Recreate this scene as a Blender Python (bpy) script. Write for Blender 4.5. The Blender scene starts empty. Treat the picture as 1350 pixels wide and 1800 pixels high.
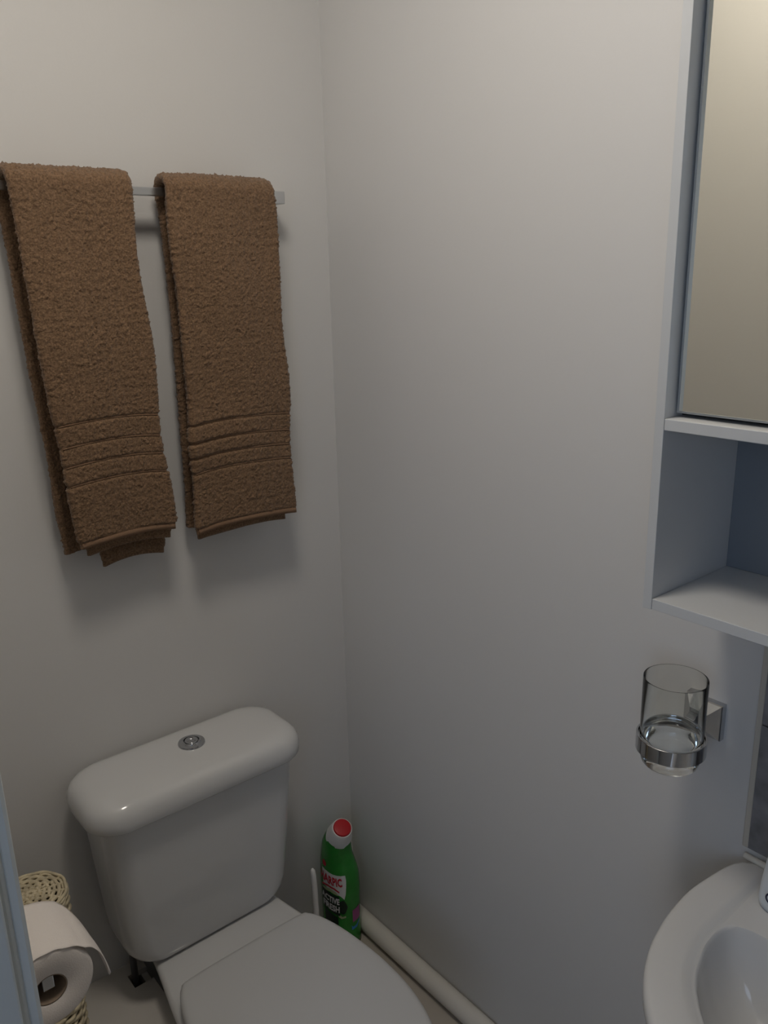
import bpy, bmesh, math, random
import numpy as np
from mathutils import Vector, Matrix

random.seed(4); rng = np.random.default_rng(7)
SC = bpy.context.scene
COL = SC.collection
PI = math.pi

# ------------------------------------------------------------------ camera
YAW, PITCH, ROLL = math.radians(39.038), math.radians(16.026), math.radians(-1.405)
cam_d = bpy.data.cameras.new('camera'); cam = bpy.data.objects.new('camera', cam_d); COL.objects.link(cam)
fw = Vector((math.sin(YAW)*math.cos(PITCH), math.cos(YAW)*math.cos(PITCH), -math.sin(PITCH)))
rt = Vector((math.cos(YAW), -math.sin(YAW), 0)); up = rt.cross(fw)
c_, s_ = math.cos(ROLL), math.sin(ROLL)
r2 = c_*rt + s_*up; u2 = -s_*rt + c_*up
cam.matrix_world = Matrix(((r2.x, u2.x, -fw.x, -0.97388), (r2.y, u2.y, -fw.y, -1.35),
                           (r2.z, u2.z, -fw.z, 1.4715), (0, 0, 0, 1)))
cam_d.sensor_fit = 'VERTICAL'; cam_d.sensor_height = 24; cam_d.lens = 24*1454.93/1800
cam_d.clip_start = 0.01
SC.camera = cam

# ------------------------------------------------------------------ world, lamp level, exposure
W = bpy.data.worlds.new('world'); SC.world = W; W.use_nodes = True
W.node_tree.nodes['Background'].inputs[0].default_value = (0.56, 0.72, 1.0, 1)
W.node_tree.nodes['Background'].inputs[1].default_value = 3.0
LAMP_POS = (-0.58, -0.72, 2.285); LAMP_STRENGTH = 36.0; LAMP_COLOUR = (1.0, 0.915, 0.81)
SC.view_settings.view_transform = 'Standard'; SC.view_settings.look = 'None'
SC.view_settings.gamma = 1; SC.view_settings.use_curve_mapping = False
SC.view_settings.exposure = -0.35

# ------------------------------------------------------------------ helpers
def mat(name, col, rough=0.5, metal=0.0, spec=0.5, bump=0.0, bscale=200, var=0.0, vscale=8, coat=0.0, trans=0.0, ior=1.45, sheen=0.0):
    m = bpy.data.materials.new(name); m.use_nodes = True
    nt = m.node_tree; b = nt.nodes['Principled BSDF']
    b.inputs['Base Color'].default_value = (*col, 1); b.inputs['Roughness'].default_value = rough
    b.inputs['Metallic'].default_value = metal; b.inputs['Specular IOR Level'].default_value = spec
    b.inputs['Coat Weight'].default_value = coat; b.inputs['Coat Roughness'].default_value = 0.05
    b.inputs['Transmission Weight'].default_value = trans; b.inputs['IOR'].default_value = ior
    b.inputs['Sheen Weight'].default_value = sheen
    tc = nt.nodes.new('ShaderNodeTexCoord')
    if bump:
        n = nt.nodes.new('ShaderNodeTexNoise'); n.inputs['Scale'].default_value = bscale; n.inputs['Detail'].default_value = 4
        bp = nt.nodes.new('ShaderNodeBump'); bp.inputs['Strength'].default_value = bump; bp.inputs['Distance'].default_value = 0.002
        nt.links.new(tc.outputs['Object'], n.inputs['Vector']); nt.links.new(n.outputs['Fac'], bp.inputs['Height'])
        nt.links.new(bp.outputs['Normal'], b.inputs['Normal'])
    if var:
        n = nt.nodes.new('ShaderNodeTexNoise'); n.inputs['Scale'].default_value = vscale; n.inputs['Detail'].default_value = 5
        r = nt.nodes.new('ShaderNodeValToRGB')
        r.color_ramp.elements[0].position = 0.3; r.color_ramp.elements[1].position = 0.7
        r.color_ramp.elements[0].color = (*[c*(1-var) for c in col], 1)
        r.color_ramp.elements[1].color = (*[min(1, c*(1+var)) for c in col], 1)
        nt.links.new(tc.outputs['Object'], n.inputs['Vector']); nt.links.new(n.outputs['Fac'], r.inputs['Fac'])
        nt.links.new(r.outputs['Color'], b.inputs['Base Color'])
    return m

def obj(name, data, m=None, parent=None, smooth=False):
    if isinstance(data, bmesh.types.BMesh):
        bmesh.ops.recalc_face_normals(data, faces=data.faces[:])
        me = bpy.data.meshes.new(name); data.to_mesh(me); data.free()
    elif isinstance(data, tuple):
        me = bpy.data.meshes.new(name); me.from_pydata(*data)
        b = bmesh.new(); b.from_mesh(me); bmesh.ops.recalc_face_normals(b, faces=b.faces[:]); b.to_mesh(me); b.free()
    else: me = data
    if m:
        me.materials.clear(); me.materials.append(m)
    if smooth:
        for p in me.polygons: p.use_smooth = True
        if smooth != True: me.set_sharp_from_angle(angle=math.radians(smooth))
    o = bpy.data.objects.new(name, me); COL.objects.link(o)
    if parent:
        o.parent = parent
        if parent.type == 'EMPTY' or parent.parent:
            root = parent if parent.parent is None else parent.parent
            o.matrix_parent_inverse = Matrix.Translation(-root.location) if root.type == 'EMPTY' and parent is root else Matrix()
    return o

def tag(o, label=None, cat=None, group=None, kind=None):
    for k, v in (('label', label), ('category', cat), ('group', group), ('kind', kind)):
        if v: o[k] = v
    return o

def thing(name, loc, label, cat, group=None):
    e = bpy.data.objects.new(name, None); COL.objects.link(e); e.location = loc; e.empty_display_size = 0.05
    return tag(e, label, cat, group)

def box(lo, hi, bev=0.0, seg=2):
    bm = bmesh.new(); bmesh.ops.create_cube(bm, size=1)
    for v in bm.verts:
        v.co = Vector([lo[i] + (v.co[i]+0.5)*(hi[i]-lo[i]) for i in range(3)])
    if bev: bmesh.ops.bevel(bm, geom=bm.edges[:], offset=bev, segments=seg, profile=0.5, affect='EDGES')
    return bm

def loft(rings, cap=True, closed=True):
    """rings: list of equal-length point lists"""
    n = len(rings[0]); V = [tuple(p) for r in rings for p in r]; F = []
    for i in range(len(rings)-1):
        for j in range(n if closed else n-1):
            k = (j+1) % n
            F.append((i*n+j, i*n+k, (i+1)*n+k, (i+1)*n+j))
    if cap:
        F.append(tuple(reversed(range(n)))); F.append(tuple(range((len(rings)-1)*n, len(rings)*n)))
    return (V, [], F)

def lathe(profile, centre, n=48, axis='z', cap=False):
    rings = []
    for r, h in profile:
        ring = []
        for k in range(n):
            a = 2*PI*k/n
            if axis == 'z': p = (r*math.cos(a), r*math.sin(a), h)
            elif axis == 'y': p = (r*math.cos(a), h, r*math.sin(a))
            else: p = (h, r*math.cos(a), r*math.sin(a))
            ring.append((p[0]+centre[0], p[1]+centre[1], p[2]+centre[2]))
        rings.append(ring)
    return loft(rings, cap)

def rrect(cx, cy, hx, hy, r, z, n=8):
    pts = []
    r = min(r, hx*0.999, hy*0.999)
    for q, (sx, sy) in enumerate(((1, 1), (-1, 1), (-1, -1), (1, -1))):
        for k in range(n+1):
            a = PI/2*q + PI/2*k/n
            pts.append((cx+sx*(hx-r)+r*math.cos(a), cy+sy*(hy-r)+r*math.sin(a), z))
    return pts

def tube(pts, r, n=10, cap=True):
    pts = [Vector(p) for p in pts]; rings = []
    rs = r if isinstance(r, (list, tuple)) else [r]*len(pts)
    t0 = (pts[1]-pts[0]).normalized(); ref = Vector((0, 0, 1)) if abs(t0.z) < 0.9 else Vector((1, 0, 0))
    for i, p in enumerate(pts):
        t = (pts[min(i+1, len(pts)-1)]-pts[max(i-1, 0)]).normalized()
        u = t.cross(ref).normalized(); v = t.cross(u).normalized()
        rings.append([p+rs[i]*(math.cos(2*PI*k/n)*u+math.sin(2*PI*k/n)*v) for k in range(n)])
    return loft(rings, cap)

def interp(x, xs, ys): return float(np.interp(x, xs, ys))
def sst(t): t = min(1, max(0, t)); return t*t*(3-2*t)

# ------------------------------------------------------------------ materials
M = {}
M['wall'] = mat('white_wall_paint', (0.66, 0.655, 0.645), 0.55, spec=0.35, bump=0.06, bscale=260)
M['ceiling'] = mat('ceiling_paint', (0.66, 0.65, 0.63), 0.8, bump=0.04)
M['floor'] = mat('beige_vinyl', (0.48, 0.44, 0.385), 0.45, bump=0.05, bscale=120, var=0.06, vscale=14)
M['ledge'] = mat('painted_boxing', (0.60, 0.575, 0.535), 0.5, bump=0.05, bscale=150, var=0.03)
M['trim'] = mat('gloss_trim_paint', (0.66, 0.70, 0.70), 0.35, bump=0.03, bscale=60)
M['ceramic'] = mat('white_ceramic', (0.63, 0.635, 0.635), 0.16, spec=0.5, coat=0.35)
M['seat'] = mat('white_seat_plastic', (0.55, 0.555, 0.555), 0.34, bump=0.01)
M['chrome'] = mat('chrome', (0.52, 0.53, 0.55), 0.07, metal=1)
M['steel'] = mat('brushed_steel', (0.60, 0.61, 0.62), 0.28, metal=1)
M['towel'] = mat('brown_terry', (0.200, 0.124, 0.073), 0.95, spec=0.1, var=0.42, vscale=380, bump=0.8, bscale=520, sheen=0.2)
M['hem'] = mat('brown_woven_hem', (0.22, 0.136, 0.085), 0.85, spec=0.15, var=0.12, vscale=500, bump=0.4, bscale=900)
M['cab'] = mat('white_laminate', (0.585, 0.60, 0.61), 0.35, bump=0.01)
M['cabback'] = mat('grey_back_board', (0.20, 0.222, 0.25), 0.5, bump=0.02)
M['mirror'] = mat('mirror_silver', (0.90, 0.885, 0.80), 0.015, metal=1)
M['alu'] = mat('grey_aluminium', (0.42, 0.45, 0.47), 0.35, metal=0.7)
M['darkgap'] = mat('dark_gap_shade', (0.02, 0.022, 0.024), 0.6)  # shade of the gap beside the mirror door, put into the colour
M['slate'] = mat('slate_tile', (0.21, 0.21, 0.225), 0.5, var=0.3, vscale=30, bump=0.15, bscale=60)
M['grout'] = mat('beige_tile_trim', (0.54, 0.51, 0.45), 0.6, bump=0.05)
M['silicone'] = mat('white_silicone', (0.75, 0.75, 0.72), 0.3)
M['glass'] = mat('clear_glass', (0.97, 0.99, 0.985), 0.0, trans=1.0, ior=1.38)
M['paper'] = mat('tissue_paper', (0.86, 0.80, 0.75), 0.95, spec=0.1, bump=0.35, bscale=500)
M['card'] = mat('cardboard_core', (0.30, 0.23, 0.17), 0.9)
M['cane'] = mat('bleached_cane', (0.66, 0.575, 0.40), 0.6, var=0.22, vscale=60, bump=0.15, bscale=300)
M['caneshade'] = mat('basket_gap_shade', (0.10, 0.08, 0.055), 0.9)  # shade inside the basket, put into the core's colour
M['green'] = mat('green_bottle_plastic', (0.028, 0.25, 0.035), 0.22, spec=0.5, var=0.15, vscale=25)
M['red'] = mat('red_cap_plastic', (0.46, 0.012, 0.018), 0.3)
M['whiteplastic'] = mat('white_plastic', (0.80, 0.80, 0.79), 0.3)
M['soap'] = mat('soap_bottle_plastic', (0.66, 0.71, 0.76), 0.3)
M['ink'] = mat('navy_ink', (0.012, 0.014, 0.05), 0.5)
M['redink'] = mat('red_ink', (0.50, 0.02, 0.04), 0.5)
M['black'] = mat('dark_green_ink', (0.004, 0.022, 0.012), 0.45)
M['whiteink'] = mat('white_ink', (0.72, 0.74, 0.76), 0.5)
M['magenta'] = mat('magenta_ink', (0.36, 0.09, 0.26), 0.5)
M['blueink'] = mat('blue_ink', (0.04, 0.25, 0.55), 0.5)
M['paleink'] = mat('pale_green_ink', (0.35, 0.42, 0.24), 0.5)
M['pipe'] = mat('white_pvc', (0.70, 0.68, 0.63), 0.38, bump=0.02)
M['pipegrey'] = mat('dark_grey_pipe', (0.05, 0.05, 0.055), 0.4)
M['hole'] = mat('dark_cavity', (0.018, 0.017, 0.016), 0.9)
mm = bpy.data.materials.new('lamp_diffuser'); mm.use_nodes = True
pb = mm.node_tree.nodes['Principled BSDF']; pb.inputs['Base Color'].default_value = (1, 1, 1, 1)
pb.inputs['Emission Color'].default_value = (*LAMP_COLOUR, 1); pb.inputs['Emission Strength'].default_value = LAMP_STRENGTH
M['lamp'] = mm

# ------------------------------------------------------------------ room shell
ZC = 2.26
def struct(name, data, m, label=None, parent=None, smooth=False):
    o = obj(name, data, m, parent, smooth)
    if not parent: o['kind'] = 'structure'
    if label: o['label'] = label
    return o
struct('floor', box((-2.1, -3.3, -0.06), (0.1, 1.0, 0)), M['floor'], 'beige vinyl floor of the small toilet room')
struct('ceiling', box((-0.98, -1.95, ZC), (0.1, 0.1, ZC+0.08)), M['ceiling'], 'plain white ceiling above the toilet room')
struct('wall_back', box((-0.98, 0, 0), (0.1, 0.1, ZC)), M['wall'], 'white painted wall behind the toilet with the towel rail')
struct('wall_right', box((0, -1.95, 0), (0.1, 0, ZC)), M['wall'], 'white painted wall carrying the mirror cabinet and basin')
struct('wall_front', box((-0.98, -1.95, 0), (0, -1.85, ZC)), M['wall'], 'white painted wall opposite the toilet, behind the viewer')
# hallway outside the door: dim, with an unseen window added for the cool daylight
def boxes(lst, bev=0.0):
    bm = bmesh.new()
    for lo, hi in lst:
        b2 = box(lo, hi, bev); me = bpy.data.meshes.new('t'); b2.to_mesh(me); b2.free(); bm.from_mesh(me); bpy.data.meshes.remove(me)
    return bm
WY0, WY1, WZ0, WZ1 = -2.35, -1.45, 0.95, 2.05
struct('wall_hall', boxes([((-2.10, -3.2, 0), (-2.0, WY0, ZC)), ((-2.10, WY1, 0), (-2.0, 1.0, ZC)), ((-2.10, WY0, 0), (-2.0, WY1, WZ0)), ((-2.10, WY0, WZ1), (-2.0, WY1, ZC))]), M['wall'], 'plain hallway wall facing the doorway, behind the viewer')
struct('window_1', boxes([((-2.08, WY0, WZ0), (-2.02, WY0+0.04, WZ1)), ((-2.08, WY1-0.04, WZ0), (-2.02, WY1, WZ1)), ((-2.08, WY0+0.04, WZ0), (-2.02, WY1-0.04, WZ0+0.04)), ((-2.08, WY0+0.04, WZ1-0.04), (-2.02, WY1-0.04, WZ1))]), M['trim'], 'unseen hallway window frame behind the viewer, added to let in cool daylight')
struct('wall_hall_south', box((-2.10, -3.3, 0), (-0.90, -3.2, ZC)), M['wall'], 'near end wall of the hallway, outside the view')
struct('wall_hall_end', box((-2.0, 0.9, 0), (-0.98, 1.0, ZC)), M['wall'], 'end wall of the hallway, outside the view')
struct('wall_hall_near', box((-0.98, -3.2, 0), (-0.90, -1.95, ZC)), M['wall'], 'near side wall of the hallway, outside the view')
struct('wall_hall_side', box((-1.04, 0.1, 0), (-0.98, 0.9, ZC)), M['wall'], 'far side wall of the hallway, outside the view')
struct('ceiling_hall', box((-2.0, -3.2, ZC), (-0.98, 1.0, ZC+0.08)), M['ceiling'], 'plain hallway ceiling')
bm = bmesh.new()
for lo, hi in (((-0.972, -0.745, 0), (-0.872, 0, ZC)), ((-0.972, -1.85, 0), (-0.872, -1.60, ZC)), ((-0.972, -1.60, 2.02), (-0.872, -0.745, ZC))):
    b2 = box(lo, hi); me = bpy.data.meshes.new('t'); b2.to_mesh(me); b2.free(); bm.from_mesh(me); bpy.data.meshes.remove(me)
struct('wall_left', bm, M['wall'], 'white painted wall around the doorway, left edge of the view')

# door frame in the opening of the left wall: jamb, stop and architrave
d = struct('door_1', box((-0.985, -0.765, 0), (-0.876, -0.745, 2.02), 0.002), M['trim'], 'painted door frame at the left edge, blue-grey in cool daylight')  # blue-grey look is daylight; the paint colour carries a cool tint of it
obj('door_stop', box((-0.960, -0.777, 0), (-0.925, -0.765, 2.02), 0.003), M['trim'], d)
prof = [(-0.876, -0.7595), (-0.8735, -0.7600), (-0.8715, -0.7592), (-0.8700, -0.7575), (-0.8690, -0.7585), (-0.8640, -0.7590),
        (-0.8612, -0.7575), (-0.8602, -0.7545), (-0.8605, -0.7490), (-0.8625, -0.7400), (-0.8640, -0.7050), (-0.8720, -0.7030), (-0.8760, -0.7200)]
obj('architrave', loft([[(x, y, 0) for x, y in prof], [(x, y, 2.08) for x, y in prof]]), M['trim'], d)

# low boxing along the foot of the back wall, with the cut-out for the cistern pipe
LZ = 0.189; LY = -0.215; LX = -0.552
hx0, hx1, hy0, hy1 = -0.5645, -0.530, -0.0650, -0.030
V = []; F = []
def quad(a, b, c, e_): V.extend((a, b, c, e_)); F.append(tuple(range(len(V)-4, len(V))))
bm = bmesh.new()
for lo, hi in (((-0.872, LY, LZ-0.012), (hx0, 0, LZ)), ((hx0, LY, LZ-0.012), (-0.527, hy0, LZ)), ((hx0, hy1, LZ-0.012), (-0.527, 0, LZ)),
               ((-0.872, LY, 0), (-0.527, LY+0.012, LZ-0.012)), ((-0.539, LY+0.012, 0), (-0.527, 0, LZ-0.012))):
    b2 = box(lo, hi); me = bpy.data.meshes.new('t'); b2.to_mesh(me); b2.free(); bm.from_mesh(me); bpy.data.meshes.remove(me)
ledge = struct('trim_1', bm, M['ledge'], 'low painted pipe boxing with a dark square cut-out, left of the toilet')
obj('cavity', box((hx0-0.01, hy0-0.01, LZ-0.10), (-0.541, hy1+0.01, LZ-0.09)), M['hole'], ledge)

# waste pipe along the right wall at floor level
PR = 0.0205
pp = tube([(-PR-0.001, -0.012, PR+0.001), (-PR-0.001, -0.4, PR+0.004), (-PR-0.001, -1.10, PR+0.012)], PR, 20)
pipe = obj('waste_pipe', pp, M['pipe'], smooth=60)
tag(pipe, 'white plastic waste pipe running along the floor under the right wall', 'pipe')
obj('pipe_socket', lathe([(PR, 0), (PR+0.0045, 0.001), (PR+0.0045, 0.045), (PR, 0.047)], (-PR-0.001-0.004, -1.05, PR+0.013), 24, 'y'), M['pipe'], pipe, 40)

# ------------------------------------------------------------------ ceiling lamp
L = thing('ceiling_lamp', (LAMP_POS[0], LAMP_POS[1], ZC), 'round white ceiling lamp with a glowing diffuser, above the view', 'lamp')
obj('base', lathe([(0.001, 0), (0.145, 0), (0.145, -0.018), (0.135, -0.022), (0.001, -0.022)], (LAMP_POS[0], LAMP_POS[1], ZC-0.0005), 40), M['whiteplastic'], L, 40)
obj('diffuser', lathe([(0.130, -0.0225), (0.125, -0.045), (0.098, -0.063), (0.055, -0.073), (0.001, -0.076)], (LAMP_POS[0], LAMP_POS[1], ZC), 40), M['lamp'], L, True)

# ------------------------------------------------------------------ towel rail and towels
RZ = 1.604; RY = -0.055
rail = thing('towel_rail', (-0.385, 0, RZ), 'flat steel towel rail on the back wall, holding the two brown towels', 'rail')
obj('bar', box((-0.665, RY-0.006, RZ-0.0065), (-0.134, RY+0.006, RZ+0.006), 0.001), M['steel'], rail)
for x in (-0.6425, -0.1455):
    p = obj('post', box((x-0.0115, RY-0.0085, RZ-0.0115), (x+0.0115, -0.0085, RZ+0.009), 0.0012), M['steel'], rail)
    obj('wall_plate', box((x-0.020, -0.008, RZ-0.020), (x+0.020, -0.0005, RZ+0.020), 0.002), M['steel'], p)

def smooth_noise(nu, nv, cell, amp, wrapu=True):
    """coarse value noise on a grid"""
    cu, cv = max(2, int(nu/cell)), max(2, int(nv/cell))
    g = rng.normal(size=(cu, cv))
    u = np.linspace(0, cu, nu, endpoint=False); v = np.linspace(0, cv-1.001, nv)
    u0 = np.floor(u).astype(int); v0 = np.floor(v).astype(int); fu = (u-u0)[:, None]; fv = (v-v0)[None]
    fu = fu*fu*(3-2*fu); fv = fv*fv*(3-2*fv); u1 = (u0+1) % cu; v1 = np.minimum(v0+1, cv-1)
    return amp*((g[u0][:, v0]*(1-fu)+g[u1][:, v0]*fu)*(1-fv)+(g[u0][:, v1]*(1-fu)+g[u1][:, v1]*fu)*fv)

def slab(path, xl, xr, thick, name, m, parent, ds=0.0018, pile=0.0017, lines=(), wave=0.004, hem=0.0, phase=0.0):
    """a thick folded sheet: a rounded section swept along `path` (list of (s, y, z)); xl(s), xr(s) give its two side edges"""
    path = np.array(path, float)
    seg = np.r_[0, np.cumsum(np.hypot(np.diff(path[:, 0]), np.diff(path[:, 1])))]
    n = int(seg[-1]/ds); s = np.linspace(0, seg[-1], n)
    Y = np.interp(s, seg, path[:, 0]); Z = np.interp(s, seg, path[:, 1])
    for _ in range(10):
        Y[1:-1] = (Y[:-2]+2*Y[1:-1]+Y[2:])/4; Z[1:-1] = (Z[:-2]+2*Z[1:-1]+Z[2:])/4
    ty = np.gradient(Y); tz = np.gradient(Z); l = np.hypot(ty, tz); ny, nz = tz/l, -ty/l
    ny, nz = -ny, -nz
    wmean = 0.19; h = thick/2
    # section loop: parameter (a: -1..1 across, b: offset along normal)
    k = int((2*wmean)/ds)//2
    a = []; b = []
    for t in np.linspace(-1, 1, k): a.append((t, 0)); b.append(1)
    for t in np.linspace(0, PI, 9)[1:-1]: a.append((1, math.sin(t))); b.append(math.cos(t))
    for t in np.linspace(1, -1, k): a.append((t, 0)); b.append(-1)
    for t in np.linspace(0, PI, 9)[1:-1]: a.append((-1, -math.sin(t))); b.append(-math.cos(t))
    a = np.array(a); b = np.array(b); m_ = len(b)
    X1 = np.array([xl(z_, s_/seg[-1]) for z_, s_ in zip(Z, s)])+h; X2 = np.array([xr(z_, s_/seg[-1]) for z_, s_ in zip(Z, s)])-h
    X = (X1+X2)[None]/2+a[:, 0][:, None]*(X2-X1)[None]/2+(a[:, 1]*h)[:, None]
    off = (b*h)[:, None]*np.ones(n)[None]
    d = np.abs(smooth_noise(m_, n, 1.15, pile))*0.8 + np.abs(smooth_noise(m_, n, 2.2, pile*0.5)) + smooth_noise(m_, n, 40, 0.0012)
    # long soft ripples
    rip = wave*(np.sin(X*38+phase+2*Z)*0.6+0.4*np.sin(X*17-phase+5*Z))*np.clip((1.60-Z)/0.2, 0, 1)
    mask = np.ones(n)
    for zl in lines:      # woven lines flatten the pile
        mask *= 1-0.95*np.exp(-((Z-zl)/0.0026)**2)*(s < seg[-1]*0.5)
    if hem: mask *= np.clip((np.minimum(s, 9)-hem)/0.003, 0.05, 1)
    d = d*mask[None] + (mask[None]-1)*0.0016
    sx = (a[:, 1]*1.0)[:, None]
    px = X+d*sx
    pn = off+rip+d*np.sign(b)[:, None]*np.sqrt(np.clip(1-sx**2, 0, 1))
    py = Y[None]+pn*ny[None]; pz = Z[None]+pn*nz[None]+0.006*(1-a[:, 0]**2)[:, None]*np.clip((1.42-Z)/0.2, 0, 1)[None]
    co = np.stack([px, py, pz], -1).reshape(-1, 3)
    i, j = np.meshgrid(np.arange(m_), np.arange(n-1), indexing='ij'); i2 = (i+1) % m_
    fa = np.stack([i*n+j, i2*n+j, i2*n+j+1, i*n+j+1], -1).reshape(-1, 4)
    V = [tuple(c) for c in co]; Fc = [tuple(f) for f in fa]
    Fc.append(tuple(int(q)*n for q in range(m_))); Fc.append(tuple(int(q)*n+n-1 for q in reversed(range(m_))))
    me = bpy.data.meshes.new(name); me.from_pydata(V, [], Fc)
    bb = bmesh.new(); bb.from_mesh(me); bmesh.ops.recalc_face_normals(bb, faces=bb.faces[:]); bb.to_mesh(me); bb.free()
    return obj(name, me, m, parent, True)

def u_path(zf, zb, yf=-0.083, yb=-0.030, ztop=1.6250, lean=0.0):
    pts = [(yf+lean, zf), (yf, 1.50), (yf, ztop-0.018)]
    ym, r = (yf+yb)/2, (yb-yf)/2
    for t in np.linspace(PI, 0, 15): pts.append((ym+r*math.cos(t), ztop-0.016+0.016*math.sin(t)))
    pts += [(yb, ztop-0.018), (yb, 1.4), (yb, zb)]
    return pts

def make_towel(label, xl0, xl1, xr0, xr1, zf, zb, inl, bk, lines, inner, phase):
    t = thing('towel', ((xl0+xr0)/2, RY, zf), label, 'towel', 'brown towels on the rail')
    fl = lambda z, s: xl0+(xl1-xl0)*min(1, max(0, (1.62-z)/0.56)) + inl*math.sin(PI*min(1, max(0, (1.62-z)/0.56)))*(1 if s < 0.5 else 0.2) + 0.004+(bk-0.004-0.006*min(1, max(0, (1.62-z)/0.56)))*sst((s-0.44)/0.12)
    fr = lambda z, s: xr0+(xr1-xr0)*min(1, max(0, (1.62-z)/0.56)) - (0.010*sst((s-0.5)*8) if s > 0.5 else 0) + 0.003*math.sin(z*24+phase)
    body = slab(u_path(zf, zb), fl, fr, 0.0130, 'outer_layer', M['towel'], t, lines=lines, hem=0.010, phase=phase)
    for (y, z0, a, b) in inner:
        slab([(y, z0), (y+0.002, 1.45), (y+0.002, 1.590)], lambda z, s, a=a: fl(z, 0)+a, lambda z, s, b=b: fr(z, 0)-b, 0.011, 'folded_layer', M['towel'], t,
             ds=0.003, hem=0.009, phase=phase+1)
    # woven stitched lines and the flat hem on the front
    def strip(name, zc, hh, m, lift):
        vs = []; n = 60
        for q in range(n+1):
            f = q/n
            for e, zz in ((0, zc-hh), (1, zc+hh)):
                xa, xb = fl(zz, 0)+0.004, fr(zz, 0)-0.004
                x = xa+(xb-xa)*f
                zz2 = zz+0.006*(1-(2*f-1)**2)*min(1, max(0, (1.42-zz)/0.2))
                rip = 0.004*(math.sin(x*38+phase+2*zz)*0.6+0.4*math.sin(x*17-phase+5*zz))*min(1, max(0, (1.60-zz)/0.2))
                vs.append((x, -0.083-0.0072-lift-rip, zz2)); 
        fs = [(2*q, 2*q+1, 2*q+3, 2*q+2) for q in range(n)]
        bmx = bmesh.new(); me = bpy.data.meshes.new('t'); me.from_pydata(vs, [], fs); bmx.from_mesh(me)
        bmesh.ops.solidify(bmx, geom=bmx.faces[:], thickness=-0.0012)
        return obj(name, bmx, m, t, True)
    for zl in lines: strip('woven_line', zl, 0.0011, M['hem'], -0.0006)
    strip('hem', zf+0.0048, 0.0046, M['hem'], -0.0010)
    return t
make_towel('left brown terry towel, hanging nearer the doorway with uneven folded ends', -0.603, -0.570, -0.424, -0.402, 1.066, 1.046, -0.002, 0.002, (1.262, 1.228, 1.198, 1.168),
           [(-0.0715, 1.050, 0.012, 0.006), (-0.043, 1.016, 0.045, 0.006)], 0.4)
make_towel('right brown terry towel, hanging nearer the room corner', -0.374, -0.370, -0.170, -0.159, 1.046, 1.046, 0.010, 0.021, (1.234, 1.204, 1.178, 1.152),
           [(-0.0735, 1.034, 0.006, 0.018)], 2.3)

# ------------------------------------------------------------------ toilet
TX = -0.4245
toilet = thing('toilet', (TX, -0.25, 0), 'white close-coupled toilet with the lid down against the back wall', 'toilet')
# cistern tank
rings = []
zs = [0.290, 0.2905, 0.293, 0.298, 0.306, 0.320, 0.338, 0.37, 0.42, 0.48, 0.54, 0.61]
for z in zs:
    f = (z-0.29)/0.32
    hw = 0.1610+0.0255*f**0.8; fr = -0.150-0.020*f
    k = max(0, (0.338-z)/0.048); rd = 0.040*(1-math.sqrt(max(0, 1-k*k)))
    k2 = max(0, (0.306-z)/0.016); rd2 = 0.012*(1-math.sqrt(max(0, 1-k2*k2)))
    yb, yf = -0.012-rd2*0.3, fr+rd2
    rings.append(rrect(TX, (yb+yf)/2, hw-rd, (yb-yf)/2, 0.042, z, 8))
obj('cistern_tank', loft(rings), M['ceramic'], toilet, 60)
# cistern lid
rings = []
LT = 0.655
for z, ins in ((0.603, 0.006), (0.6032, 0.002), (0.606, 0.0), (0.620, -0.001), (0.632, 0.001), (0.640, 0.005), (0.646, 0.011), (0.6505, 0.019), (0.653, 0.028), (0.6545, 0.040), (0.6555, 0.06)):
    rings.append(rrect(TX-0.004, (-0.008-0.190)/2, 0.205-ins, 0.091-ins*0.95, 0.060-ins*0.4, z+0.006, 10))
obj('cistern_lid', loft(rings), M['ceramic'], toilet, 60)
bx, by = -0.4145, -0.089
bt = obj('flush_button', lathe([(0.0005, 0.004), (0.010, 0.004), (0.0125, 0.0035), (0.0132, 0.002), (0.0136, 0.002), (0.0142, 0.0055), (0.0165, 0.0062), (0.0175, 0.005), (0.0185, 0.0035), (0.0235, 0.0025), (0.0245, 0.0005), (0.0245, -0.003)], (bx, by, 0.6622), 48), M['chrome'], toilet, 30)
obj('button_rim', lathe([(0.0060, 0.004), (0.0085, 0.0062), (0.0105, 0.0066), (0.0120, 0.0055), (0.0122, 0.004)], (bx, by, 0.6622), 40), M['chrome'], bt, True)
bt['label'] = 'round chrome flush button'
# pan : deck + bowl, outline scaled down to the foot
def pan_outline(f_w, y0, y1, wide):
    """closed outline, y0 = rear, y1 = front tip"""
    pts = []; n = 40
    L_ = y0-y1
    def hw(y):
        t = (y0-y)/L_
        ymid = 0.52
        if t < ymid: return (0.122+0.040*sst(t/ymid))*f_w*wide
        q = (t-ymid)/(1-ymid); return 0.162*f_w*wide*math.sqrt(max(0, 1-q**2.3))
    for k in range(n+1):
        t = k/n; y = y0-L_*(1-(1-t)**1.6) if False else y0-L_*math.sin(t*PI/2)
        pts.append((TX+0.008+hw(y), y))
    for k in range(n-1, -1, -1):
        t = k/n; y = y0-L_*math.sin(t*PI/2)
        pts.append((TX+0.008-hw(y), y))
    return pts
rings = []
for z, f, y0, y1 in ((0.0, 0.66, -0.10, -0.50), (0.01, 0.68, -0.10, -0.505), (0.06, 0.62, -0.10, -0.49), (0.14, 0.66, -0.09, -0.50), (0.20, 0.80, -0.07, -0.56), (0.25, 0.93, -0.05, -0.625),
                   (0.272, 0.985, -0.04, -0.645), (0.281, 0.99, -0.04, -0.648), (0.2865, 0.97, -0.043, -0.644), (0.2890, 0.93, -0.05, -0.63)):
    rings.append([(x, y, z) for x, y in pan_outline(f, y0, y1, 1)])
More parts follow.
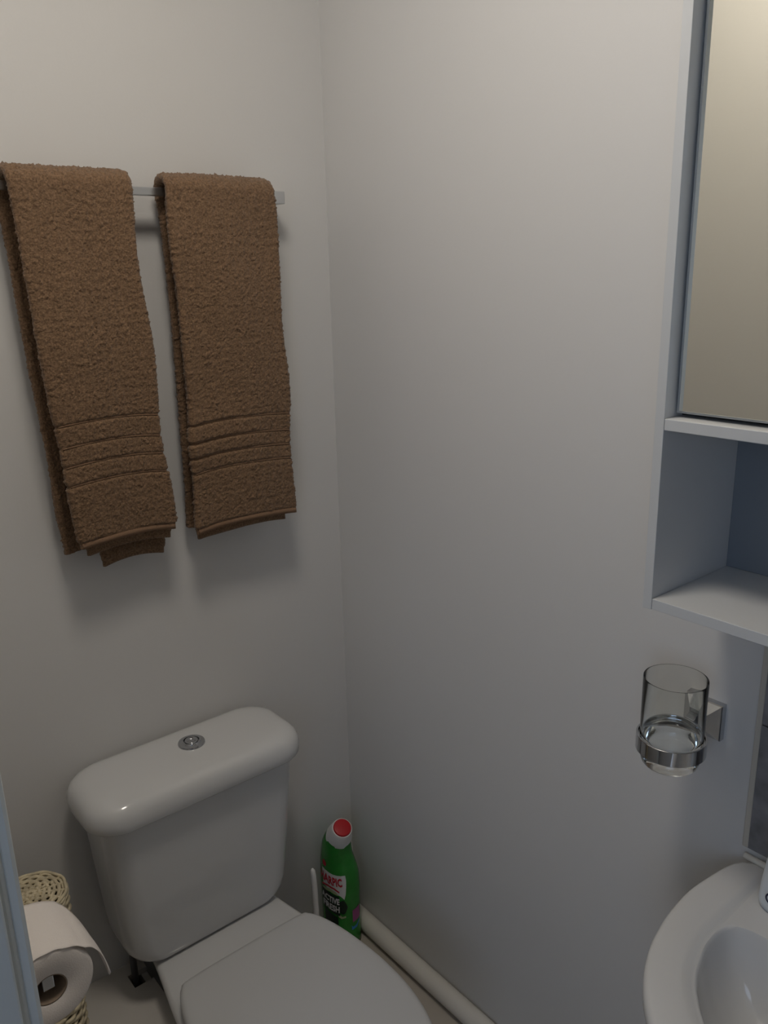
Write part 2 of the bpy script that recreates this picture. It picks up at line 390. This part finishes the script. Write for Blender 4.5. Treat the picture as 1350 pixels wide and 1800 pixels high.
obj('pan', loft(rings), M['ceramic'], toilet, 50)
# seat ring + lid cover
def lid_outline(g):
    base = [(-0.310, -0.246), (-0.290, -0.2545), (-0.276, -0.281), (-0.264, -0.325), (-0.2555, -0.385), (-0.2525, -0.44), (-0.2555, -0.50), (-0.267, -0.555), (-0.287, -0.603), (-0.318, -0.643), (-0.360, -0.668), (-0.420, -0.676)]
    left = [(-0.840-x, y) for x, y in reversed(base[:-1])]
    pts = base+left+[(-0.42, -0.2435)]
    # Catmull-Rom
    P = [Vector(p) for p in pts]; out = []
    n = len(P)
    for i in range(n):
        p0, p1, p2, p3 = P[i-1], P[i], P[(i+1) % n], P[(i+2) % n]
        for k in range(5):
            t = k/5
            out.append(0.5*((2*p1)+(-p0+p2)*t+(2*p0-5*p1+4*p2-p3)*t*t+(-p0+3*p1-3*p2+p3)*t**3))
    c = Vector((-0.42, -0.455)); res = []
    for p in out:
        d_ = p-c; l = d_.length
        res.append(c+d_*((l-g)/l))
    return res
rings = [[(p.x, p.y, z) for p in lid_outline(g)] for z, g in ((0.2895, 0.012), (0.291, 0.008), (0.305, 0.005), (0.312, 0.005), (0.316, 0.008))]
obj('seat_ring', loft(rings), M['seat'], toilet, 50)
rings = [[(p.x, p.y, z) for p in lid_outline(g)] for z, g in ((0.3165, 0.008), (0.317, 0.002), (0.320, 0.0), (0.326, 0.0005), (0.3295, 0.003), (0.3318, 0.007), (0.3330, 0.013), (0.3340, 0.03), (0.3352, 0.07), (0.336, 0.12))]
obj('seat_cover', loft(rings), M['seat'], toilet, 50)
for x in (-0.345, -0.495):
    obj('hinge', box((x-0.014, -0.2435, 0.2892), (x+0.014, -0.228, 0.312), 0.004), M['seat'], toilet, 40)
fp = tube([(-0.5555, -0.047, LZ-0.085), (-0.5555, -0.047, 0.24), (-0.5555, -0.050, 0.3120)], 0.0062, 12)
o = obj('inlet_pipe', fp, M['pipegrey'], toilet, 50); o['label'] = 'dark grey inlet pipe'
obj('outlet_pipe', lathe([(0.040, 0), (0.046, -0.002), (0.046, -0.05), (0.040, -0.055)], (TX, -0.0405, 0.19), 28, 'y'), M['pipegrey'], toilet, 40)

# ------------------------------------------------------------------ toilet brush
bx, by = -0.1845, -0.112
br = thing('toilet_brush', (bx, by, 0), 'white toilet brush with a thin round handle, between the cistern and the green bottle', 'brush')
pot = obj('pot', lathe([(0.001, 0.001), (0.040, 0.001), (0.042, 0.006), (0.037, 0.06), (0.034, 0.095), (0.036, 0.10), (0.030, 0.10), (0.030, 0.012), (0.001, 0.010)], (bx, by, 0), 28), M['whiteplastic'], br, 40)
hp = [(bx+0.002, by, 0.06), (bx+0.002, by, 0.16), (bx+0.001, by, 0.235), (bx, by, 0.262), (bx-0.001, by, 0.276), (bx-0.0015, by, 0.281)]
obj('handle', tube(hp, [0.006, 0.0062, 0.0062, 0.0056, 0.0050, 0.002], 14), M['whiteplastic'], br, 60)
obj('brush_head', lathe([(0.002, 0.02), (0.022, 0.022), (0.024, 0.04), (0.022, 0.065), (0.003, 0.075)], (bx, by, 0), 20), M['whiteplastic'], br, True)

# ------------------------------------------------------------------ green cleaner bottle
BX, BY = -0.0755, -0.052
bot = thing('cleaner_bottle', (BX, BY, 0), 'green toilet cleaner bottle with white collar and red cap in the corner', 'bottle')
# spine rows: z, y-shift, half-y, half-x, tilt(deg, towards -y)
SX = lambda z: -0.010*sst((z-0.17)/0.11)
SP = [(0.001, 0, 0.040, 0.031, 0), (0.004, 0, 0.0440, 0.0345, 0), (0.012, 0, 0.0465, 0.037, 0), (0.06, 0, 0.0470, 0.0375, 0), (0.10, 0, 0.0465, 0.0375, 0),
      (0.15, 0.000, 0.0475, 0.0390, 0), (0.185, 0.0005, 0.0465, 0.0385, 2), (0.212, 0.000, 0.0430, 0.0355, 5), (0.240, -0.002, 0.0375, 0.0315, 10), (0.260, -0.006, 0.0335, 0.0305, 16),
      (0.275, -0.011, 0.0300, 0.0290, 22), (0.287, -0.016, 0.0270, 0.0265, 28), (0.294, -0.0200, 0.0262, 0.0262, 31)]
SPz = [r[0] for r in SP]
def bsurf(a, z, off=0.0):
    ys, hy, hx, tl = (interp(z, SPz, [r[i] for r in SP]) for i in (1, 2, 3, 4))
    e = 2.3
    ca, sa = math.cos(a), math.sin(a)
    lx = (hx+off)*math.copysign(abs(ca)**(2/e), ca); ly = (hy+off)*math.copysign(abs(sa)**(2/e), sa)
    t = math.radians(tl)
    return (BX+lx+SX(z), BY+ys+ly*math.cos(t), z+ly*math.sin(t))
zz = sorted(set(SPz+list(np.linspace(0.02, 0.285, 26))))
obj('body', loft([[bsurf(2*PI*k/56, z) for k in range(56)] for z in zz]), M['green'], bot, 50)
# collar and cap along the tilted neck axis
ax = Vector((-0.10, -math.sin(math.radians(31)), math.cos(math.radians(31)))).normalized()
nb = Vector((BX-0.010, BY-0.0155, 0.284)); ux = Vector((1, 0, 0)).cross(ax).normalized(); vx = ax.cross(ux).normalized()
def neck(profile, n=40, zig=None):
    rr = []
    for i, (r, h) in enumerate(profile):
        ring = []
        for k in range(n):
            a_ = 2*PI*k/n; hh = h
            if zig and i < 2: hh = h-zig*(0.5+0.5*(1 if (k//5) % 2 else -1))
            ring.append(nb+ax*hh+ux*(r*math.cos(a_))+vx*(r*math.sin(a_)))
        rr.append(ring)
    return loft(rr, True)
obj('collar', neck([(0.0278, 0.006), (0.0287, 0.007), (0.0282, 0.012), (0.0262, 0.022), (0.0240, 0.034), (0.0222, 0.041), (0.0212, 0.0425), (0.0200, 0.0425), (0.0200, 0.038)], zig=0.009), M['whiteplastic'], bot, 40)
cp = obj('cap', neck([(0.0198, 0.0385), (0.0198, 0.0440), (0.0185, 0.0462), (0.012, 0.0472), (0.004, 0.0475)]), M['red'], bot, 45)
cp['label'] = 'red cap'

# printed label pieces, laid on the curved surface.  u = arc position (m) around the -x face, positive to the camera side (-y)
DU, DZ = 0.023, 0.036
def u2a(u): return PI + (u+DU)/0.0455
def patch(name, poly, m, off, parent=None):
    bmx = bmesh.new(); vs = [bmx.verts.new((u, z, 0)) for u, z in poly]; f = bmx.faces.new(vs)
    bmesh.ops.triangulate(bmx, faces=bmx.faces[:])
    bmesh.ops.subdivide_edges(bmx, edges=bmx.edges[:], cuts=5, use_grid_fill=True)
    bmesh.ops.triangulate(bmx, faces=bmx.faces[:])
    for v in bmx.verts: v.co = Vector(bsurf(u2a(v.co.x), v.co.y+DZ, off))
    return obj(name, bmx, m, parent or bot, True)
def lettering(text, u, z, h, m, off, sx=1.0, parent=None, bold=0.0, rot=0.0):
    cu = bpy.data.curves.new('lettering', 'FONT'); cu.body = text; cu.align_x = 'CENTER'; cu.size = h*1.42; cu.offset = bold; cu.resolution_u = 2
    to = bpy.data.objects.new('lettering', cu); COL.objects.link(to)
    bpy.context.view_layer.update()
    me = bpy.data.meshes.new_from_object(to.evaluated_get(bpy.context.evaluated_depsgraph_get()))
    bpy.data.objects.remove(to)
    bmx = bmesh.new(); bmx.from_mesh(me)
    bmesh.ops.subdivide_edges(bmx, edges=[e for e in bmx.edges if e.calc_length() > h*0.5], cuts=2)
    cr, sr = math.cos(rot), math.sin(rot)
    for v in bmx.verts:
        x, y = v.co.x*sx, v.co.y
        x, y = x*cr-y*sr, x*sr+y*cr
        v.co = Vector(bsurf(u2a(u+x), z+y+DZ, off))
    return obj('lettering', bmx, m, parent or bot)
lp = patch('label_panel', [(-0.034, 0.168), (0.034, 0.168), (0.034, 0.155), (0.030, 0.118), (0.026, 0.104), (0.018, 0.112), (0, 0.122), (-0.030, 0.124)], M['whiteink'], 0.0006)
lettering('HARPIC', -0.008, 0.139, 0.021, M['redink'], 0.0012, 0.60, lp, 0.0012, 0.02)
patch('red_arc', [(-0.034, 0.127), (-0.016, 0.1345), (0.002, 0.133), (0.014, 0.126), (0.014, 0.122), (0.0, 0.129), (-0.016, 0.130), (-0.034, 0.122)], M['redink'], 0.0014, lp)
patch('red_dot', [(-0.026+0.006*math.cos(t), 0.184+0.008*math.sin(t)) for t in np.linspace(0, 2*PI, 13)[:-1]], M['redink'], 0.0006)
patch('pale_arc', [(-0.030, 0.121), (-0.012, 0.127), (0.004, 0.124), (0.012, 0.115), (0.004, 0.116), (-0.010, 0.119), (-0.030, 0.114)], M['paleink'], 0.0016, lp)
dp = patch('dark_panel', [(-0.034, 0.117), (0.013, 0.112), (0.013, 0.060), (-0.034, 0.068)], M['black'], 0.0018)
lettering('ACTIVE', -0.011, 0.0925, 0.015, M['whiteink'], 0.0023, 0.66, dp, 0.0009, -0.05)
lettering('FRESH', -0.010, 0.0705, 0.016, M['whiteink'], 0.0023, 0.72, dp, 0.0009, -0.05)
patch('pine_emblem', [(0.021+0.0115*math.cos(t)*(1+0.12*math.cos(5*t)), 0.083+0.019*math.sin(t)) for t in np.linspace(0, 2*PI, 21)[:-1]], M['black'], 0.0008)
patch('pale_swirl', [(0.010, 0.064), (0.018, 0.058), (0.028, 0.060), (0.028, 0.055), (0.016, 0.052), (0.008, 0.057)], M['paleink'], 0.0009)
patch('lower_panel', [(-0.030, 0.062), (0.006, 0.055), (0.010, -0.012), (-0.030, -0.010)], M['black'], 0.0008)
mp = patch('magenta_panel', [(0.046, 0.068), (0.070, 0.072), (0.070, 0.040), (0.046, 0.036)], M['magenta'], 0.0007)
patch('blue_mark', [(0.042, 0.030), (0.046, 0.024), (0.056, 0.027), (0.066, 0.037), (0.066, 0.031), (0.056, 0.018), (0.043, 0.017)], M['blueink'], 0.0008)

# ------------------------------------------------------------------ wicker basket (left corner)
KX, KY, KR, K0, K1 = -0.728, -0.132, 0.0535, LZ+0.0005, 0.535
kb = thing('wicker_basket', (KX, KY, K0), 'round bleached wicker basket with a woven top, behind the toilet roll', 'basket')
obj('shade_core', lathe([(0.001, 0.002), (KR-0.006, 0.002), (KR-0.006, K1-K0-0.007), (0.001, K1-K0-0.004)], (KX, KY, K0), 32), M['caneshade'], kb, 40)  # solid dark core, so the gaps between canes read as shaded
NS = 18
for k in range(NS):
    a = 2*PI*k/NS
    pts = [(KX+(KR-0.003)*math.cos(a), KY+(KR-0.003)*math.sin(a), z) for z in (K0+0.002, (K0+K1)/2, K1-0.008)]
    obj('upright_cane', tube(pts, 0.0022, 6), M['cane'], kb, True)
def weave_ring(r, z, ph, rad, up=False, n=NS*6, amp=0.0022, flat=1.0):
    pts = []
    for k in range(n+1):
        a = 2*PI*k/n; w = amp*math.sin(NS/2*a+ph)
        if up: pts.append((KX+r*math.cos(a), KY+r*math.sin(a), z+w))
        else: pts.append((KX+(r+w)*math.cos(a), KY+(r+w)*math.sin(a), z))
    return tube(pts, rad, 6, False)
nrow = 40
for i in range(nrow):
    obj('woven_cane', weave_ring(KR-0.003, K0+0.006+i*(K1-K0-0.016)/(nrow-1), PI*(i % 2), 0.0036), M['cane'], kb, True)
# woven top: spokes and rings, slightly domed
def dome(r): return K1-0.002+0.004*(1-(r/KR)**2)
for k in range(NS):
    a = 2*PI*(k+0.5)/NS+0.1
    pts = [(KX+r*math.cos(a), KY+r*math.sin(a), dome(r)+0.0005) for r in (0.004, 0.02, 0.036, KR-0.002)]
    obj('top_spoke', tube(pts, [0.0016, 0.002, 0.0023, 0.0023], 6), M['cane'], kb, True)
for i, r in enumerate((0.006, 0.0130, 0.0202, 0.0275, 0.0348, 0.0420, 0.0475)):
    obj('top_cane', weave_ring(r, dome(r), PI*(i % 2)+0.9, 0.0032 if i < 6 else 0.0022, True, NS*6, 0.0022), M['cane'], kb, True)
for dz, ph in ((0.0015, 0), (-0.0025, PI), (-0.0065, 0)):
    obj('rim_coil', weave_ring(KR-0.001, K1+dz-0.001, ph, 0.0026, False, 90, 0.0008), M['cane'], kb, True)

# ------------------------------------------------------------------ toilet roll on its chrome holder
RX, RZ2, RR = -0.790, 0.645, 0.0530
ya, yb = -0.458, -0.358
hold = thing('toilet_roll_holder', (-0.872, -0.34, RZ2), 'chrome toilet roll holder on the wall beside the door frame', 'holder')
obj('wall_plate', box((-0.8715, -0.352, RZ2-0.028), (-0.864, -0.300, RZ2+0.028), 0.002), M['chrome'], hold)
obj('arm', box((-0.864, -0.339, RZ2-0.002), (-0.783, -0.325, RZ2+0.014), 0.0015), M['chrome'], hold)
obj('bar', box((-0.797, -0.452, RZ2-0.004), (-0.783, -0.325, RZ2+0.0165), 0.0012), M['chrome'], hold)
roll = thing('toilet_roll', (RX, (ya+yb)/2, RZ2), 'white toilet paper roll with a loose torn sheet, beside the door frame', 'toilet roll')
HR = 0.0205
prof = [(HR, ya+0.001), (HR+0.001, ya), (RR-0.004, ya), (RR-0.0015, ya+0.0008), (RR, ya+0.003), (RR, yb-0.003), (RR-0.003, yb), (HR+0.001, yb), (HR, yb-0.001)]
rings = []
for r, y in prof:
    ring = []
    for k in range(72):
        a = 2*PI*k/72; q = r if r < 0.03 else r*(1+0.010*math.sin(2*a+0.8)+0.006*math.sin(5*a))
        ring.append((RX+q*math.cos(a), y, RZ2+q*math.sin(a)))
    rings.append(ring)
obj('paper', loft(rings, False), M['paper'], roll, 50)
obj('core', lathe([(HR-0.0002, ya+0.0015), (HR-0.0015, ya+0.0015), (HR-0.0015, yb-0.0015), (HR-0.0002, yb-0.0015)], (RX, 0, RZ2), 40, 'y'), M['card'], roll, 40)
# loose sheet: follows the roll over its top, lifts off and hangs to a torn point on the room side
path = []
for t in np.linspace(132, 38, 26):
    a = math.radians(t); g = 0.0005+0.004*sst((70-t)/34)
    path.append((RX+(RR*1.012+g)*math.cos(a), RZ2+(RR*1.012+g)*math.sin(a)))
px0, pz0 = path[-1]
for q in np.linspace(0.08, 1, 14):
    path.append((px0+0.043*q-0.010*q*q, pz0-0.020*q-0.062*q*q))
vs = []; nw = 16; npth = len(path)
for i, (x, z) in enumerate(path):
    f = i/(npth-1); tp = max(0, (f-0.62)/0.38)
    y_near = ya-0.0006+tp**2.2*0.026; y_far = yb-tp**1.2*0.071
    for k in range(nw+1):
        q = k/nw
        vs.append((x+0.0012*math.sin(9*q+4*f)*tp, y_near+(y_far-y_near)*q+0.0006*math.sin(37*f+k), z+0.0015*math.sin(11*q+3*f)*tp))
fs = [(i*(nw+1)+k, i*(nw+1)+k+1, (i+1)*(nw+1)+k+1, (i+1)*(nw+1)+k) for i in range(npth-1) for k in range(nw)]
bm = bmesh.new(); me = bpy.data.meshes.new('t'); me.from_pydata(vs, [], fs); bm.from_mesh(me)
bmesh.ops.solidify(bm, geom=bm.faces[:], thickness=0.0006)
obj('loose_sheet', bm, M['paper'], roll, True)

# ------------------------------------------------------------------ mirror cabinet on the right wall
CF, CY0, CY1 = -0.175, -0.8405, -1.46     # front plane, left outer side, right outer side
CB, CT, PT = 1.090, 1.92, 0.0115
cabn = thing('mirror_cabinet', (0, -1.15, CB), 'white wall cabinet with a mirror door above an open shelf, on the right wall', 'cabinet')
obj('side_panel', box((CF, CY0-PT, CB), (-0.0005, CY0, CT), 0.0006), M['cab'], cabn)
obj('side_panel', box((CF, CY1, CB), (-0.0005, CY1+PT, CT), 0.0006), M['cab'], cabn)
obj('bottom_shelf', box((CF+0.0006, CY1+PT+0.0003, CB+0.0006), (-0.0005, CY0-PT-0.0003, CB+0.0135), 0.0006), M['cab'], cabn)
obj('middle_rail', box((CF+0.0004, CY1+PT+0.0003, 1.3005), (-0.0110, CY0-PT-0.0003, 1.3133), 0.0008), M['cab'], cabn)
obj('top_panel', box((CF+0.0006, CY1+PT+0.0003, CT-0.015), (-0.0005, CY0-PT-0.0003, CT-0.0005), 0.0006), M['cab'], cabn)
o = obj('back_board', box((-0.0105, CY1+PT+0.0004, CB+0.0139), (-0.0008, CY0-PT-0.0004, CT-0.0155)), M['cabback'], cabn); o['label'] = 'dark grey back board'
obj('gap_shade', box((CF+0.034, CY0-PT-0.0030, 1.3140), (CF+0.045, CY0-PT-0.0004, CT-0.016)), M['darkgap'], cabn)  # dark filler standing in for shade between side panel and door
DX = CF+0.019
ym = (CY0+CY1)/2
for y1, y0 in ((CY0-PT-0.0024, ym+0.0012), (ym-0.0012, CY1+PT+0.0024)):
    dr = obj('mirror_door', box((DX, y0, 1.3180), (DX+0.018, y1, CT-0.018), 0.0006), M['alu'], cabn)
    obj('mirror_glass', box((DX-0.0012, y0+0.0035, 1.3205), (DX-0.0001, y1-0.0035, CT-0.020), 0.0004), M['mirror'], dr)

# ------------------------------------------------------------------ splashback tiles on the right wall
tiles = struct('trim_2', box((-0.0045, -0.9175, 0.714), (-0.0003, -0.909, CB-0.001), 0.0012), M['grout'], 'beige edge trim with dark slate splashback tiles above the basin')
for zi, (z0, z1) in enumerate(((0.7165, 0.902), (0.904, CB-0.0015))):
    for y0, y1 in ((-1.117, -0.918), (-1.319, -1.119)):
        obj('slate_tile', box((-0.007, y0, z0), (-0.0003, y1, z1), 0.0008), M['slate'], tiles)

# ------------------------------------------------------------------ glass tumbler in its chrome wall holder
GX, GY = -0.086, -0.8395
hold2 = thing('tumbler_holder', (0, GY, 0.885), 'chrome tumbler holder with a square plate on the right wall', 'holder')
P0 = 0.8560; P1 = 0.9085; YA, YB = -0.8665, -0.8135
rings = []
for x, ins in ((-0.0004, 0), (-0.010, 0), (-0.0115, 0.0012), (-0.026, 0.018)):
    rings.append([(x, YA+ins, P0+ins), (x, YB-ins, P0+ins), (x, YB-ins, P1-ins), (x, YA+ins, P1-ins)])
obj('wall_plate', loft(rings), M['chrome'], hold2)
obj('arm', box((GX+0.0445, GY-0.0075, 0.868), (-0.026, GY+0.0075, 0.886), 0.001), M['chrome'], hold2)
obj('ring', lathe([(0.0420, 0.864), (0.0440, 0.864), (0.0445, 0.8645), (0.0445, 0.8845), (0.0440, 0.885), (0.0420, 0.885), (0.0417, 0.8845), (0.0417, 0.8645), (0.0420, 0.864)], (GX, GY, 0), 64), M['chrome'], hold2, 40)
gl = lathe([(0.0005, 0.8425), (0.029, 0.8425), (0.0335, 0.8440), (0.0365, 0.8480), (0.0380, 0.8540), (0.0395, 0.8630), (0.0400, 0.89), (0.0403, 0.965), (0.0400, 0.9668), (0.0391, 0.9668), (0.0388, 0.965), (0.0384, 0.89), (0.0378, 0.881), (0.034, 0.8765), (0.02, 0.8745), (0.0005, 0.874)], (GX, GY, 0), 64)
g = obj('glass_tumbler', gl, M['glass'], smooth=50)
tag(g, 'clear glass tumbler sitting in the chrome ring on the right wall', 'glass')

# ------------------------------------------------------------------ wash basin
SY = -1.115; BZ = 0.700
outer = [(-0.0005, 0.203), (-0.05, 0.211), (-0.115, 0.218), (-0.177, 0.2115), (-0.231, 0.1985), (-0.269, 0.181), (-0.297, 0.1635), (-0.320, 0.143), (-0.345, 0.112), (-0.366, 0.072), (-0.378, 0.030), (-0.380, 0.0)]
inner = [(-0.004, 0.172), (-0.0625, 0.1685), (-0.124, 0.1695), (-0.176, 0.168), (-0.220, 0.156), (-0.244, 0.1445), (-0.269, 0.126), (-0.290, 0.106), (-0.312, 0.072), (-0.325, 0.035), (-0.328, 0.0)]
bowl = [(-0.104, 0.0), (-0.104, 0.06), (-0.105, 0.11), (-0.109, 0.146), (-0.120, 0.163), (-0.140, 0.169), (-0.176, 0.1675), (-0.220, 0.155), (-0.244, 0.1435), (-0.269, 0.125), (-0.290, 0.105), (-0.312, 0.071), (-0.325, 0.034), (-0.328, 0.0)]
bc = (-0.215, 0.0)
def radial(poly):
    full = [(x, y) for x, y in poly]+[(x, -y) for x, y in reversed(poly)]
    A = np.array(full); n = len(A)
    def R(th):
        dx, dy = math.cos(th), math.sin(th); best = None
        for i in range(n):
            x1, y1 = A[i]-bc; x2, y2 = A[(i+1) % n]-bc
            ex, ey = x2-x1, y2-y1; den = dx*ey-dy*ex
            if abs(den) < 1e-12: continue
            t = (x1*ey-y1*ex)/den; u = (x1*dy-y1*dx)/den
            if t > 0 and -1e-6 <= u <= 1+1e-6: best = t if best is None else max(best, t)
        return best
    return R
Ro, Ri, Rb = radial(outer), radial(inner), radial(bowl)
NA = 144
def smoothring(f, w=2):
    v = np.array([f(2*PI*k/NA) for k in range(NA)])
    for _ in range(w): v = (np.roll(v, 1)+2*v+np.roll(v, -1))/4
    return v
vo, vi, vb = smoothring(Ro, 4), smoothring(Ri, 3), smoothring(Rb, 1)
rings = []
def ringat(fn):
    out = []
    for k in range(NA):
        r, z = fn(k); a = 2*PI*k/NA
        out.append((min(-0.0005, bc[0]+r*math.cos(a)), SY+bc[1]+r*math.sin(a), z))
    return out
DK = BZ-0.007
rings.append(ringat(lambda k: (0.30*vo[k], 0.545)))
rings.append(ringat(lambda k: (0.62*vo[k], 0.555)))
rings.append(ringat(lambda k: (0.82*vo[k], 0.590)))
rings.append(ringat(lambda k: (0.93*vo[k], 0.640)))
rings.append(ringat(lambda k: (0.985*vo[k], 0.672)))
for ins, dz in ((0.0, -0.016), (0.0, -0.008), (0.0012, -0.004), (0.004, -0.0012), (0.008, 0.0)):
    rings.append(ringat(lambda k: (vo[k]-ins, BZ+dz)))
for ins, dz in ((-0.006, 0.0), (0.0, -0.0010), (0.006, -0.0045), (0.011, -0.007)):
    rings.append(ringat(lambda k: (vi[k]-ins, BZ+dz)))
for t in (0.0, 0.35, 0.7):
    rings.append(ringat(lambda k: ((vi[k]-0.011)*(1-t)+(vb[k]-0.011)*t if vi[k] > vb[k] else vb[k]-0.011-0.001*t, DK-0.0006*t)))
for ins, dz in ((0.0118, -0.0010), (0.0135, -0.005), (0.0155, -0.013), (0.021, -0.035), (0.031, -0.060), (0.046, -0.080), (0.066, -0.094)):
    rings.append(ringat(lambda k: (vb[k]-ins, DK+dz)))
rings.append(ringat(lambda k: (0.35*(vb[k]-0.05), DK-0.104))); rings.append(ringat(lambda k: (0.02, DK-0.108)))
basin = thing('wash_basin', (0, SY, 0.545), 'white ceramic wash basin on the right wall, bottom right', 'basin')
obj('bowl', loft(rings), M['ceramic'], basin, 60)
obj('drain', lathe([(0.0005, 0.002), (0.014, 0.002), (0.019, 0.001), (0.021, -0.002)], (bc[0], SY, DK-0.1065), 28), M['chrome'], basin, 40)
obj('silicone_bead', tube([(-0.006, SY+0.200, BZ+0.003), (-0.0065, SY+0.14, BZ+0.002), (-0.0065, SY-0.2, BZ+0.002)], 0.0045, 8), M['silicone'], basin, True)

# ------------------------------------------------------------------ soap bottle on the basin
SX_, SY_ = -0.054, -1.003
sb = thing('soap_bottle', (SX_, SY_, DK), 'white plastic hand soap bottle standing at the back of the basin', 'bottle')
rows = [(0.0008, 0.036, 0.0205), (0.003, 0.0395, 0.0230), (0.010, 0.0405, 0.0238), (0.03, 0.0395, 0.0235), (0.055, 0.0370, 0.0225), (0.075, 0.0340, 0.0215), (0.090, 0.0322, 0.021), (0.104, 0.0322, 0.021), (0.118, 0.0335, 0.0215), (0.132, 0.0345, 0.0215), (0.138, 0.033, 0.0205), (0.1415, 0.029, 0.0175), (0.143, 0.022, 0.013)]
def ssurf(k, n, z, hy, hx):
    a = 2*PI*k/n; e = 2.8; ca, sa = math.cos(a), math.sin(a)
    return (SX_+hx*math.copysign(abs(ca)**(2/e), ca), SY_+hy*math.copysign(abs(sa)**(2/e), sa), DK+z)
obj('body', loft([[ssurf(k, 48, z, hy, hx) for k in range(48)] for z, hy, hx in rows]), M['soap'], sb, 60)
obj('neck', lathe([(0.012, 0.142), (0.012, 0.152), (0.010, 0.153)], (SX_, SY_, DK), 24, cap=True), M['whiteplastic'], sb, 40)
obj('pump', lathe([(0.0045, 0.153), (0.0045, 0.178), (0.010, 0.180), (0.010, 0.188), (0.008, 0.190)], (SX_, SY_, DK), 20, cap=True), M['whiteplastic'], sb, 40)
fx = SX_-0.0240
em = lathe([(0.0062, 0), (0.0068, -0.0006), (0.0078, -0.0006), (0.0084, 0)], (fx, SY_+0.0165, DK+0.025), 32, 'x')
obj('emblem', em, M['ink'], sb)
bm = bmesh.new(); vs = [bm.verts.new((fx-0.0003, SY_+0.0165+0.0045*math.cos(t)*(0.7 if math.sin(t) > 0 else 1), DK+0.0235+0.0045*math.sin(t))) for t in np.linspace(0, 2*PI, 17)[:-1]]
bm.faces.new(vs); ext = bmesh.ops.solidify(bm, geom=bm.faces[:], thickness=0.0003)
obj('emblem_centre', bm, M['ink'], sb)
for i in range(3):
    w = (0.010, 0.013, 0.008)[i]
    obj('print_line', box((fx-0.0002+0.0016, SY_+0.016-w, DK+0.043+i*0.005), (fx+0.0024, SY_+0.016, DK+0.0450+i*0.005)), M['ink'], sb)
